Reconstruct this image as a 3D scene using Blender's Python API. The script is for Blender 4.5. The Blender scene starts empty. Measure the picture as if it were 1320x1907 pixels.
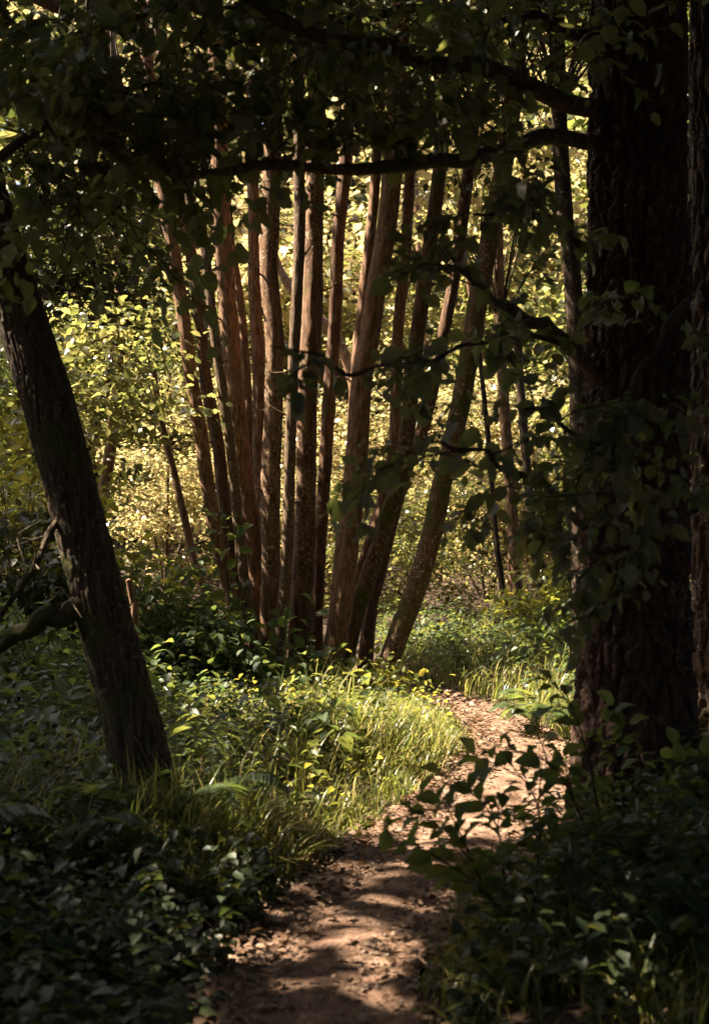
import bpy, math
import numpy as np
from mathutils import Matrix, Vector

R = math.radians
scene = bpy.context.scene
C = scene.collection

# ------------------------------------------------------------------ camera, sky, sun, exposure
CAM_H, LENS = 1.5, 50.0
cam_d = bpy.data.cameras.new('camera')
cam = bpy.data.objects.new('camera', cam_d); C.objects.link(cam)
cam.location = (0, 0, CAM_H); cam.rotation_euler = (R(90), 0, 0)
cam_d.sensor_fit = 'VERTICAL'; cam_d.sensor_height = 36; cam_d.lens = LENS
cam_d.clip_start = 0.05; cam_d.clip_end = 2000
scene.camera = cam
cam_d.dof.use_dof = True; cam_d.dof.focus_distance = 11.0; cam_d.dof.aperture_fstop = 3.5

SUN_ELEV, SUN_AZ = 52.0, -80.0          # degrees; azimuth from +Y (behind the trees) towards +X
world = bpy.data.worlds.new('World'); scene.world = world; world.use_nodes = True
wn = world.node_tree.nodes; wl = world.node_tree.links
bg = wn['Background']; sky = wn.new('ShaderNodeTexSky'); sky.sky_type = 'NISHITA'; sky.sun_disc = False
sky.sun_elevation = R(SUN_ELEV); sky.sun_rotation = R(SUN_AZ); sky.dust_density = 4.0; sky.ozone_density = 0.4
wl.new(sky.outputs[0], bg.inputs[0]); bg.inputs[1].default_value = 0.05
sun_d = bpy.data.lights.new('sun', 'SUN'); sun_d.energy = 5.0; sun_d.angle = R(0.53); sun_d.color = (1.0, 0.85, 0.64)
sun = bpy.data.objects.new('sun', sun_d); C.objects.link(sun)
sd = Vector((math.sin(R(SUN_AZ))*math.cos(R(SUN_ELEV)), math.cos(R(SUN_AZ))*math.cos(R(SUN_ELEV)), math.sin(R(SUN_ELEV))))
sun.rotation_euler = sd.to_track_quat('Z', 'Y').to_euler()
scene.view_settings.view_transform = 'Standard'; scene.view_settings.look = 'None'
scene.view_settings.exposure = 2.55; scene.view_settings.gamma = 1.0
cy = scene.cycles
cy.max_bounces = 7; cy.diffuse_bounces = 4; cy.glossy_bounces = 2; cy.transmission_bounces = 5
cy.caustics_reflective = False; cy.caustics_refractive = False; cy.sample_clamp_indirect = 4.0
cy.use_denoising = True

# ------------------------------------------------------------------ helpers
FPX = 1907*LENS/36.0
def P(px, py, d):
    """a point d metres in front of the camera, seen at photograph pixel px, py"""
    return np.array([(px-660.0)/FPX*d, d, CAM_H-(py-953.5)/FPX*d])

def rng(s): return np.random.default_rng(s)

def hash3(ix, iy, iz):
    n = (ix*374761393 + iy*668265263 + iz*2147483647 + 1013904223) & 0xffffffff
    n = ((n ^ (n >> 13))*1274126177) & 0xffffffff
    n = ((n ^ (n >> 16))*2246822519) & 0xffffffff
    return ((n ^ (n >> 15)) & 0xffff)/65535.0
def noise3(x, y, z):
    x, y, z = np.broadcast_arrays(np.asarray(x, float), np.asarray(y, float), np.asarray(z, float))
    xi, yi, zi = np.floor(x).astype(np.int64), np.floor(y).astype(np.int64), np.floor(z).astype(np.int64)
    fx, fy, fz = x-xi, y-yi, z-zi
    fx, fy, fz = fx*fx*(3-2*fx), fy*fy*(3-2*fy), fz*fz*(3-2*fz)
    v = 0
    for dx in (0, 1):
        for dy in (0, 1):
            for dz in (0, 1):
                w = (fx if dx else 1-fx)*(fy if dy else 1-fy)*(fz if dz else 1-fz)
                v = v + w*hash3(xi+dx, yi+dy, zi+dz)
    return v*2-1
def fbm(x, y, z, o=3):
    v, a = 0, 1.0
    for k in range(o):
        v = v + a*noise3(x*2**k+17*k, y*2**k, z*2**k); a *= .5
    return v
def sstep(a, b, x):
    t = np.clip((x-a)/(b-a), 0, 1); return t*t*(3-2*t)

def spline(pts, n):
    """Catmull-Rom through pts (k x m), n samples"""
    p = np.asarray(pts, float)
    if len(p) == 2: p = np.array([p[0], (p[0]+p[1])/2, p[1]])
    p = np.vstack([2*p[0]-p[1], p, 2*p[-1]-p[-2]])
    t = np.linspace(0, len(p)-3-1e-6, n); i = t.astype(int); f = (t-i)[:, None]
    a, b, c, d = p[i], p[i+1], p[i+2], p[i+3]
    return .5*((2*b)+(c-a)*f+(2*a-5*b+4*c-d)*f**2+(3*b-a-3*c+d)*f**3)

def mesh_np(name, verts, faces, uv=None, smooth=True):
    """faces: list of int arrays (n x k)"""
    me = bpy.data.meshes.new(name)
    verts = np.asarray(verts, np.float32)
    faces = [np.asarray(f, np.int32) for f in faces if len(f)]
    loops = np.concatenate([f.ravel() for f in faces])
    tot = np.concatenate([np.full(len(f), f.shape[1], np.int32) for f in faces])
    me.vertices.add(len(verts)); me.vertices.foreach_set('co', verts.ravel())
    me.loops.add(len(loops)); me.loops.foreach_set('vertex_index', loops)
    me.polygons.add(len(tot))
    start = np.zeros(len(tot), np.int32); start[1:] = np.cumsum(tot)[:-1]
    me.polygons.foreach_set('loop_start', start); me.polygons.foreach_set('loop_total', tot)
    if smooth: me.polygons.foreach_set('use_smooth', np.ones(len(tot), bool))
    if uv is not None:
        l = me.uv_layers.new(name='UVMap'); l.data.foreach_set('uv', np.asarray(uv, np.float32)[loops].ravel())
    me.update(calc_edges=True); me.validate()
    return me

def frames(path):
    t = np.gradient(path, axis=0); t /= np.linalg.norm(t, axis=1)[:, None]
    ref = np.array([0, 1., 0]) if abs(t[0][1]) < .8 else np.array([1., 0, 0])
    u = np.zeros_like(t)
    for i in range(len(t)):
        a = ref-t[i]*np.dot(ref, t[i]); u[i] = a/np.linalg.norm(a); ref = u[i]
    return t, u, np.cross(t, u)

class MB:
    """collects tubes and sheets; build() links them as one mesh object"""
    def __init__(s): s.v, s.q, s.t, s.n = [], [], [], 0
    def add(s, v, q=None, t=None):
        s.v.append(v)
        if q is not None and len(q): s.q.append(np.asarray(q)+s.n)
        if t is not None and len(t): s.t.append(np.asarray(t)+s.n)
        s.n += len(v)
    def tube(s, pts, radii, sides=6, n=None, disp=None, cap=True):
        pts = np.asarray(pts, float); n = n or max(4, len(pts)*3)
        path = spline(pts, n); k = len(radii)
        r = np.interp(np.linspace(0, 1, n), np.linspace(0, 1, k), radii)
        t, u, w = frames(path)
        a = np.linspace(0, 2*math.pi, sides, endpoint=False)
        L = np.concatenate([[0], np.cumsum(np.linalg.norm(np.diff(path, axis=0), axis=1))])
        rr = np.repeat(r[:, None], sides, 1)
        if disp is not None: rr = rr+disp(a[None, :], L[:, None], r[:, None])
        v = path[:, None, :]+rr[..., None]*(np.cos(a)[None, :, None]*u[:, None, :]+np.sin(a)[None, :, None]*w[:, None, :])
        i = np.arange(n-1)[:, None]*sides; j = np.arange(sides)[None, :]; j2 = (j+1) % sides
        q = np.stack([i+j, i+j2, i+sides+j2, i+sides+j], -1).reshape(-1, 4)
        vv = v.reshape(-1, 3); tr = []
        if cap:
            m = len(vv); vv = np.vstack([vv, path[-1]+t[-1]*r[-1]*.6, path[0]])
            e = (n-1)*sides; jj = np.arange(sides); jn = (jj+1) % sides
            tr = np.vstack([np.stack([e+jj, e+jn, np.full(sides, m)], -1), np.stack([jn, jj, np.full(sides, m+1)], -1)])
        s.add(vv, q, tr); return path
    def build(s, name, mat, parent=None, off=(0, 0, 0)):
        me = mesh_np(name, np.vstack(s.v)-np.asarray(off), ([np.vstack(s.q)] if s.q else [])+([np.vstack(s.t)] if s.t else []))
        me.materials.append(mat); o = bpy.data.objects.new(name, me); C.objects.link(o)
        if parent: o.parent = parent
        return o

def tag(o, label=None, cat=None, group=None, kind=None):
    for k, v in (('label', label), ('category', cat), ('group', group), ('kind', kind)):
        if v: o[k] = v
    return o
def thing(name, loc, label, cat, group=None):
    o = bpy.data.objects.new(name, None); C.objects.link(o); o.location = tuple(loc); o.empty_display_size = .2
    return tag(o, label, cat, group)
def link_mesh(name, me, mat, parent=None):
    if mat and not me.materials: me.materials.append(mat)
    o = bpy.data.objects.new(name, me); C.objects.link(o)
    if parent: o.parent = parent
    return o

# ------------------------------------------------------------------ leaves
def leaf_template(rows, width, tip=1.0, fold=.12, curl=.15, wave=0.0, half=2):
    """a leaf from (0,0,0) along +X, width across Y, +Z up. rows: (x, half width)"""
    v, uv, q, t = [], [], [], []
    for k, (x, w) in enumerate(rows):
        for s in range(-half, half+1):
            f = s/half; y = f*w*width
            z = abs(f)*w*width*fold*2-curl*x*x+(wave*math.sin(k*2.3)*f*f*w)
            v.append((x, y, z)); uv.append((x, f*w+.5))
    c = 2*half+1
    for k in range(len(rows)-1):
        for s in range(2*half):
            a = k*c+s; q.append((a, a+c, a+c+1, a+1))
    return np.array(v, float), q, t, np.array(uv)
# broad round alder-like leaf, mid leaf, far leaf
T_ROUND = leaf_template([(0, .04), (.06, .30), (.25, .62), (.5, .80), (.74, .74), (.92, .42), (1.0, .10)], .5, fold=.20, curl=.22, wave=.10, half=2)
T_OVAL = leaf_template([(0, .03), (.22, .62), (.55, .66), (.82, .32), (1.0, .02)], .5, fold=.22, curl=.25, half=1)
def simple(vs, q, t): return np.array(vs, float), q, t, np.array([(v[0], v[1]+.5) for v in vs])
T_SIX = simple([(0, 0, 0), (.35, -.30, .07), (.35, .30, .07), (.75, -.24, .0), (.75, .24, .0), (1, 0, -.16), (.5, 0, -.02)],
               [], [(0, 1, 6), (0, 6, 2), (1, 3, 6), (2, 6, 4), (3, 5, 6), (4, 6, 5)])
T_NARROW = simple([(v[0]*1.25, v[1]*.48, v[2]) for v in T_SIX[0]], [], T_SIX[2])
T_FOUR = simple([(0, 0, 0), (.45, -.33, .09), (1, 0, -.10), (.45, .33, .09)], [(0, 1, 2, 3)], [])

def leaf_mats(axis, normal, size):
    ax = axis/np.linalg.norm(axis, axis=1)[:, None]
    nz = normal-ax*np.sum(normal*ax, 1)[:, None]; nz /= (np.linalg.norm(nz, axis=1)[:, None]+1e-9)
    return np.stack([ax, np.cross(nz, ax), nz], -1)*np.asarray(size)[:, None, None]
def leaf_mass(tpl, pos, axis, normal, size, name='leaves', uv=True):
    v, q, t, u = tpl; n = len(pos)
    M = leaf_mats(axis, normal, size)
    V = np.einsum('nij,kj->nki', M, v)+pos[:, None, :]
    o = (np.arange(n)*len(v))[:, None, None]
    fs = []
    if len(q): fs.append((np.asarray(q)[None]+o).reshape(-1, 4))
    if len(t): fs.append((np.asarray(t)[None]+o).reshape(-1, 3))
    return mesh_np(name, V.reshape(-1, 3), fs, np.tile(u, (n, 1)) if uv else None)

def unit(v): return v/(np.linalg.norm(v, axis=-1, keepdims=True)+1e-9)

# ------------------------------------------------------------------ materials
def new_mat(name):
    m = bpy.data.materials.new(name); m.use_nodes = True; nt = m.node_tree
    return m, nt, nt.nodes, nt.links, nt.nodes['Principled BSDF'], nt.nodes['Material Output']
def ramp(nt, stops):
    r = nt.nodes.new('ShaderNodeValToRGB'); e = r.color_ramp.elements
    while len(e) < len(stops): e.new(.5)
    for i, (p, c) in enumerate(stops): e[i].position = p; e[i].color = (*c, 1)
    return r
def leaf_mat(name, cols, trans, tw=.45, rough=.38, veins=False, single=False, spec=.5):
    """cols: colour stops of the reflecting side; trans: colour stops of the light let through"""
    m, nt, N, L, b, out = new_mat(name)
    if single: rnd = N.new('ShaderNodeObjectInfo').outputs['Random']
    else: rnd = N.new('ShaderNodeNewGeometry').outputs['Random Per Island']
    k = len(cols); r1 = ramp(nt, [(i/(k-1), c) for i, c in enumerate(cols)]); k = len(trans)
    r2 = ramp(nt, [(i/(k-1), c) for i, c in enumerate(trans)])
    L.new(rnd, r1.inputs[0]); L.new(rnd, r2.inputs[0])
    L.new(r1.outputs[0], b.inputs['Base Color']); b.inputs['Roughness'].default_value = rough
    b.inputs['Specular IOR Level'].default_value = spec
    tr = N.new('ShaderNodeBsdfTranslucent'); mx = N.new('ShaderNodeMixShader'); mx.inputs[0].default_value = tw
    L.new(r2.outputs[0], tr.inputs[0]); L.new(b.outputs[0], mx.inputs[1]); L.new(tr.outputs[0], mx.inputs[2])
    L.new(mx.outputs[0], out.inputs[0])
    if veins:
        uv = N.new('ShaderNodeUVMap'); sp = N.new('ShaderNodeSeparateXYZ'); L.new(uv.outputs[0], sp.inputs[0])
        # side veins run up from the midrib: phase = x - 0.6*|y-0.5|
        a = N.new('ShaderNodeMath'); a.operation = 'SUBTRACT'; a.inputs[1].default_value = .5; L.new(sp.outputs[1], a.inputs[0])
        ab = N.new('ShaderNodeMath'); ab.operation = 'ABSOLUTE'; L.new(a.outputs[0], ab.inputs[0])
        ms = N.new('ShaderNodeMath'); ms.operation = 'MULTIPLY_ADD'; ms.inputs[1].default_value = -.75; L.new(ab.outputs[0], ms.inputs[0]); L.new(sp.outputs[0], ms.inputs[2])
        s2 = N.new('ShaderNodeMath'); s2.operation = 'MULTIPLY'; s2.inputs[1].default_value = 52; L.new(ms.outputs[0], s2.inputs[0])
        sn = N.new('ShaderNodeMath'); sn.operation = 'SINE'; L.new(s2.outputs[0], sn.inputs[0])
        bp = N.new('ShaderNodeBump'); bp.inputs['Strength'].default_value = .35; bp.inputs['Distance'].default_value = .004
        L.new(sn.outputs[0], bp.inputs['Height']); L.new(bp.outputs[0], b.inputs['Normal']); L.new(bp.outputs[0], tr.inputs['Normal'])
    return m
def bark_mat(name, dark, mid, light, scale=(30, 30, 5), bump=.6, lichen=0.0, lichen_col=(.32, .27, .20), moss=0.0, dist=.01, moss_col=(.075, .085, .018)):
    m, nt, N, L, b, out = new_mat(name)
    tc = N.new('ShaderNodeTexCoord'); mp = N.new('ShaderNodeMapping'); mp.inputs['Scale'].default_value = scale
    L.new(tc.outputs['Object'], mp.inputs[0])
    n1 = N.new('ShaderNodeTexNoise'); n1.inputs['Scale'].default_value = 1; n1.inputs['Detail'].default_value = 6; n1.inputs['Roughness'].default_value = .65
    L.new(mp.outputs[0], n1.inputs[0])
    r1 = ramp(nt, [(.32, dark), (.52, mid), (.72, light)]); L.new(n1.outputs[0], r1.inputs[0])
    col = r1.outputs[0]
    n2 = N.new('ShaderNodeTexNoise'); n2.inputs['Scale'].default_value = 2.2; n2.inputs['Detail'].default_value = 4; L.new(tc.outputs['Object'], n2.inputs[0])
    def mix(f, a, c2, typ='MIX'):
        x = N.new('ShaderNodeMix'); x.data_type = 'RGBA'; x.blend_type = typ
        if isinstance(f, float): x.inputs[0].default_value = f
        else: L.new(f, x.inputs[0])
        L.new(a, x.inputs[6])
        if isinstance(c2, tuple): x.inputs[7].default_value = (*c2, 1)
        else: L.new(c2, x.inputs[7])
        return x.outputs[2]
    if lichen:
        vo = N.new('ShaderNodeTexNoise'); vo.inputs['Scale'].default_value = 42; vo.inputs['Detail'].default_value = 3; L.new(tc.outputs['Object'], vo.inputs[0])
        rr = ramp(nt, [(.66-.1*lichen, (0, 0, 0)), (.72-.1*lichen, (1, 1, 1))]); L.new(vo.outputs[0], rr.inputs[0])
        sh = ramp(nt, [(.35, (0, 0, 0)), (.6, (1, 1, 1))]); L.new(n2.outputs[0], sh.inputs[0])
        mm = N.new('ShaderNodeMath'); mm.operation = 'MULTIPLY'; L.new(rr.outputs[0], mm.inputs[0]); L.new(sh.outputs[0], mm.inputs[1])
        col = mix(mm.outputs[0], col, lichen_col)
    if moss:
        n3 = N.new('ShaderNodeTexNoise'); n3.inputs['Scale'].default_value = 3.5; n3.inputs['Detail'].default_value = 8; n3.inputs['Roughness'].default_value = .7; L.new(tc.outputs['Object'], n3.inputs[0])
        rr = ramp(nt, [(.64-.2*moss, (0, 0, 0)), (.74-.2*moss, (1, 1, 1))]); L.new(n3.outputs[0], rr.inputs[0])
        col = mix(rr.outputs[0], col, moss_col)
    L.new(col, b.inputs['Base Color']); b.inputs['Roughness'].default_value = .85; b.inputs['Specular IOR Level'].default_value = .25
    bp = N.new('ShaderNodeBump'); bp.inputs['Strength'].default_value = bump; bp.inputs['Distance'].default_value = dist
    L.new(n1.outputs[0], bp.inputs['Height']); L.new(bp.outputs[0], b.inputs['Normal'])
    return m
def soil_mat(name, c1, c2, c3, sc=9.0, bump=.8):
    m, nt, N, L, b, out = new_mat(name)
    tc = N.new('ShaderNodeTexCoord')
    n1 = N.new('ShaderNodeTexNoise'); n1.inputs['Scale'].default_value = sc; n1.inputs['Detail'].default_value = 9; n1.inputs['Roughness'].default_value = .72
    n2 = N.new('ShaderNodeTexVoronoi'); n2.inputs['Scale'].default_value = sc*9
    n3 = N.new('ShaderNodeTexNoise'); n3.inputs['Scale'].default_value = sc*12; n3.inputs['Detail'].default_value = 4
    for n in (n1, n2, n3): L.new(tc.outputs['Object'], n.inputs['Vector'])
    r1 = ramp(nt, [(.30, c1), (.5, c2), (.68, c3)]); L.new(n1.outputs[0], r1.inputs[0])
    r3 = ramp(nt, [(.35, (.45, .42, .40)), (.65, (1.25, 1.22, 1.2))]); L.new(n3.outputs[0], r3.inputs[0])
    x = N.new('ShaderNodeMix'); x.data_type = 'RGBA'; x.blend_type = 'MULTIPLY'; x.inputs[0].default_value = .9
    L.new(r1.outputs[0], x.inputs[6]); L.new(r3.outputs[0], x.inputs[7]); L.new(x.outputs[2], b.inputs['Base Color'])
    b.inputs['Roughness'].default_value = .9; b.inputs['Specular IOR Level'].default_value = .3
    ad = N.new('ShaderNodeMath'); ad.operation = 'MULTIPLY_ADD'; ad.inputs[1].default_value = .35; L.new(n2.outputs[0], ad.inputs[0]); L.new(n3.outputs[0], ad.inputs[2])
    bp = N.new('ShaderNodeBump'); bp.inputs['Strength'].default_value = bump; bp.inputs['Distance'].default_value = .015
    L.new(ad.outputs[0], bp.inputs['Height']); L.new(bp.outputs[0], b.inputs['Normal'])
    return m

M_GROUND = soil_mat('forest_soil', (.020, .014, .009), (.045, .030, .018), (.075, .052, .030), 5)
M_PATH = soil_mat('path_soil', (.075, .040, .026), (.215, .130, .090), (.42, .295, .22), 9)
M_BARK_BIG = bark_mat('furrowed_bark', (.02, .011, .008), (.065, .036, .026), (.16, .095, .07), (26, 26, 9), .8, lichen=.5, lichen_col=(.22, .20, .15), dist=.012)
M_BARK_LEFT = bark_mat('grey_bark', (.022, .015, .010), (.085, .062, .044), (.19, .145, .105), (42, 42, 5), .9, lichen=.5, lichen_col=(.26, .24, .18), moss=.55, dist=.012)
M_BARK_STEM = bark_mat('stem_bark', (.06, .030, .018), (.21, .118, .07), (.38, .235, .15), (40, 40, 9), .9, lichen=.35, lichen_col=(.40, .28, .19), moss=.18, dist=.008, moss_col=(.12, .10, .03))
M_BARK_LICHEN = bark_mat('lichen_stem_bark', (.05, .025, .015), (.17, .095, .056), (.31, .195, .12), (28, 28, 5), .8, lichen=1.0, lichen_col=(.40, .32, .23), moss=.35, dist=.009, moss_col=(.10, .09, .03))
M_BARK_SHADE = bark_mat('shaded_stem_bark', (.04, .02, .012), (.12, .066, .04), (.22, .135, .085), (34, 34, 8), .8, lichen=.5, lichen_col=(.30, .22, .15), moss=.3, dist=.008)  # darker copy of the stem bark; shade on rear stems put into the colour
M_BARK_GREY = bark_mat('grey_stem_bark', (.05, .034, .022), (.14, .092, .06), (.26, .18, .125), (60, 60, 24), .5, lichen=.5, lichen_col=(.36, .28, .20), moss=.3, dist=.006, moss_col=(.11, .11, .035))
M_BARK_MOSS = bark_mat('mossy_stem_bark', (.04, .022, .012), (.14, .08, .047), (.26, .165, .10), (36, 36, 7), .6, lichen=.9, lichen_col=(.40, .32, .22), moss=.75, dist=.006)
M_BARK_DARK = bark_mat('dark_bark', (.016, .011, .008), (.05, .033, .022), (.10, .07, .048), (26, 26, 6), .6, lichen=.4)
M_TWIG = bark_mat('twig_bark', (.025, .017, .012), (.06, .042, .03), (.11, .08, .06), (60, 60, 20), .3)
M_BRANCH_MOSS = bark_mat('mossy_branch_bark', (.03, .022, .014), (.09, .065, .042), (.17, .13, .09), (40, 40, 20), .7, moss=.7, lichen=.4, moss_col=(.06, .064, .018))

M_LEAF_NEAR = leaf_mat('near_leaf', [(.13, .125, .10), (.17, .165, .125), (.09, .12, .06)], [(.16, .19, .05), (.32, .33, .08), (.22, .28, .06)], .42, .46, veins=True, single=True)
M_LEAF_NEAR_MASS = leaf_mat('near_leaf_mass', [(.13, .125, .10), (.17, .165, .125), (.09, .12, .06)], [(.16, .19, .05), (.32, .33, .08), (.22, .28, .06)], .42, .46, veins=True)
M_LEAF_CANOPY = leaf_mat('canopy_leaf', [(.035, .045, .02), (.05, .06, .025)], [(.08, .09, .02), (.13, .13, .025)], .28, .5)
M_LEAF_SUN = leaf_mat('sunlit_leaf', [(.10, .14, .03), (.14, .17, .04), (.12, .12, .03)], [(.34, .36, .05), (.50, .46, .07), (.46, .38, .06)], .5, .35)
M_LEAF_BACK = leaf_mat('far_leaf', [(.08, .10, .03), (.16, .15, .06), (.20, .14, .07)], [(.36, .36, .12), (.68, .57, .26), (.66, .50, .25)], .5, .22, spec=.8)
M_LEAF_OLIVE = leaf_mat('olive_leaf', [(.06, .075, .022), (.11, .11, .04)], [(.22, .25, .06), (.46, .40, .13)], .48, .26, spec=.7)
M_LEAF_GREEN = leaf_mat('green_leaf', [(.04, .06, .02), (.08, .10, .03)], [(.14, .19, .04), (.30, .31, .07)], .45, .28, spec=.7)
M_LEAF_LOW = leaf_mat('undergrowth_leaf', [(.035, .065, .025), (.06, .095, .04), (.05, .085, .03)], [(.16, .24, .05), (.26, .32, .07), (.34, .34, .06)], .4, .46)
M_LEAF_LOW_SHADED = leaf_mat('shaded_undergrowth_leaf', [(.018, .032, .014), (.035, .055, .022), (.045, .06, .02)], [(.06, .10, .02), (.12, .16, .03), (.18, .17, .03)], .3, .5)  # undergrowth leaf darkened, shade of the near edges put into its colour
M_LEAF_SAPLING = leaf_mat('sapling_leaf', [(.06, .10, .03), (.09, .13, .04)], [(.20, .28, .05), (.34, .38, .07)], .42, .36, veins=True, single=True)
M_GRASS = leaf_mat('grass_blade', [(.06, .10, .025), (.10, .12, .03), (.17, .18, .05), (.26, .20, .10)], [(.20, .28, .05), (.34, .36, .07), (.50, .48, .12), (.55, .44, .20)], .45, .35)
M_LITTER = leaf_mat('dry_leaf', [(.07, .035, .018), (.16, .09, .05), (.28, .19, .13)], [(.12, .06, .02), (.2, .12, .05)], .15, .6)
M_STONE = soil_mat('stone', (.14, .11, .085), (.26, .21, .17), (.38, .32, .27), 20, .3)

# ------------------------------------------------------------------ ground and path
PATH = np.array([(-.10, -3.0), (-.12, 0.0), (-.13, 2.5), (-.10, 4.2), (-.03, 5.0), (.16, 5.7), (.42, 6.35), (.70, 7.1), (.90, 7.9), (1.03, 8.8), (1.04, 9.7), (.97, 10.5), (.72, 11.6), (.30, 12.8), (-.5, 14.2)])
PW = np.array([.36, .34, .33, .33, .35, .40, .44, .46, .42, .34, .24, .19, .17, .18, .18])
pathc = spline(np.column_stack([PATH, PW]), 460)
def path_dist(x, y):
    """signed distance from the path's edge, negative inside"""
    x, y = np.atleast_1d(x).astype(float), np.atleast_1d(y).astype(float); best = np.full(x.shape, 1e9)
    for px, py, w in pathc[::6]:
        best = np.minimum(best, np.hypot(x-px, y-py)-w)
    return best
def gz(x, y):
    x, y = np.asarray(x, float), np.asarray(y, float)
    near = (np.abs(x) < 12) & (y > -4) & (y < 22)
    d = np.full(np.broadcast(x, y).shape, 5.0); xb, yb = np.broadcast_arrays(x, y)
    if near.any(): d[near] = path_dist(xb[near], yb[near])
    z = sstep(.02, .9, d)*.13+fbm(x*.8, y*.8, 3.3)*.035*sstep(0, .6, d)-.03*sstep(.10, -.1, d)
    z = z+np.maximum(0, y-15.5)*.17*sstep(15.5, 20, y)*sstep(90, 40, y)
    z = z-.07*np.exp(-((x+.2)/1.0)**4-((y-11.5)/1.6)**4)+.10*sstep(-1.2, -3.5, x)*sstep(2, 6, y)
    return z
def axis_vals(lo, hi, step, far):
    core = np.arange(lo, hi+1e-6, step); g = []; s = step; v = hi
    while v < far: s *= 1.35; v += s; g.append(v)
    g2 = []; s = step; v = lo
    while v > -far: s *= 1.35; v -= s; g2.append(v)
    return np.concatenate([g2[::-1], core, g])
xs, ys = axis_vals(-5, 5, .1, 260), axis_vals(-1, 20, .1, 260)
X, Y = np.meshgrid(xs, ys); Z = gz(X, Y)
nx, ny = len(xs), len(ys)
i = (np.arange(ny-1)[:, None]*nx+np.arange(nx-1)[None, :])
ground = link_mesh('ground', mesh_np('ground', np.stack([X, Y, Z], -1).reshape(-1, 3), [np.stack([i, i+1, i+nx+1, i+nx], -1).reshape(-1, 4)]), M_GROUND)
tag(ground, 'dark forest soil under the plants on both sides of the path', 'ground', kind='structure')

m = 44; tt = np.gradient(pathc[:, :2], axis=0); tt /= np.linalg.norm(tt, axis=1)[:, None]; nn = np.stack([tt[:, 1], -tt[:, 0]], -1)
sS = np.linspace(-1, 1, m)
ragL = 1+.18*fbm(np.arange(460)*.11, 0, 0); ragR = 1+.18*fbm(np.arange(460)*.11, 9, 0)
wid = pathc[:, 2][:, None]*np.where(sS[None, :] < 0, ragL[:, None], ragR[:, None])
PX = pathc[:, 0][:, None]+nn[:, 0][:, None]*sS*wid; PY = pathc[:, 1][:, None]+nn[:, 1][:, None]*sS*wid
PZ = gz(PX, PY)+.040+.007*fbm(PX*9, PY*9, 0, 4)-.02*np.exp(-((np.abs(sS)-.5)/.22)**2)+.01-.03*sstep(.88, 1.0, np.abs(sS))
i = (np.arange(459)[:, None]*m+np.arange(m-1)[None, :])
path = link_mesh('path', mesh_np('path', np.stack([PX, PY, PZ], -1).reshape(-1, 3), [np.stack([i, i+1, i+m+1, i+m], -1).reshape(-1, 4)[:, ::-1]]), M_PATH)
tag(path, 'trodden brown dirt footpath curving away to the right', 'path', kind='structure')

# pebbles and dry leaves on the path (nobody could count them)
g = rng(5); n = 6500
k = g.integers(60, 440, n); s = g.uniform(-1.05, 1.05, n)
px = pathc[k, 0]+nn[k, 0]*s*pathc[k, 2]+g.normal(0, .02, n); py = pathc[k, 1]+nn[k, 1]*s*pathc[k, 2]
pz = gz(px, py)+.040+.007*fbm(px*9, py*9, 0, 4)
ico = np.array([(0, 0, 1), (.9, 0, .3), (.28, .85, .3), (-.73, .53, .3), (-.73, -.53, .3), (.28, -.85, .3), (0, 0, -.5)])
icf = [(0, 1, 2), (0, 2, 3), (0, 3, 4), (0, 4, 5), (0, 5, 1), (1, 6, 2), (2, 6, 3), (3, 6, 4), (4, 6, 5), (5, 6, 1)]
sz = .003+.011*g.random(n)**4
V = ico[None]*np.stack([sz*g.uniform(.8, 1.6, n), sz, sz*.6], -1)[:, None, :]
a = g.uniform(0, 6.3, n); ca, sa = np.cos(a)[:, None], np.sin(a)[:, None]
V = np.stack([V[..., 0]*ca-V[..., 1]*sa, V[..., 0]*sa+V[..., 1]*ca, V[..., 2]], -1)+np.stack([px, py, pz], -1)[:, None, :]
peb = link_mesh('pebbles', mesh_np('pebbles', V.reshape(-1, 3), [(np.array(icf)[None]+(np.arange(n)*7)[:, None, None]).reshape(-1, 3)], smooth=False), M_STONE)
tag(peb, 'small stones and grit scattered over the footpath', 'gravel', kind='stuff')
n = 7000
k = g.integers(40, 420, n); side = np.where(g.random(n) < .72, -1, 1); s = side*(1.0-np.abs(g.normal(-.05, .28, n)))
s = np.where(g.random(n) < .32, g.uniform(-1, 1, n), s)
px = pathc[k, 0]+nn[k, 0]*s*pathc[k, 2]+g.normal(0, .05, n); py = pathc[k, 1]+nn[k, 1]*s*pathc[k, 2]+g.normal(0, .05, n)
pos = np.stack([px, py, gz(px, py)+.036+.03*g.random(n)], -1)
a = g.uniform(0, 6.3, n); ax = np.stack([np.cos(a), np.sin(a), g.normal(0, .25, n)], -1)
lit = link_mesh('leaf_litter', leaf_mass(T_SIX, pos, ax, np.stack([g.normal(0, .35, n), g.normal(0, .35, n), np.ones(n)], -1), .018+.038*g.random(n)**2), M_LITTER)
tag(lit, 'dry brown fallen leaves along the path edges', 'leaf litter', kind='stuff')

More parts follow.
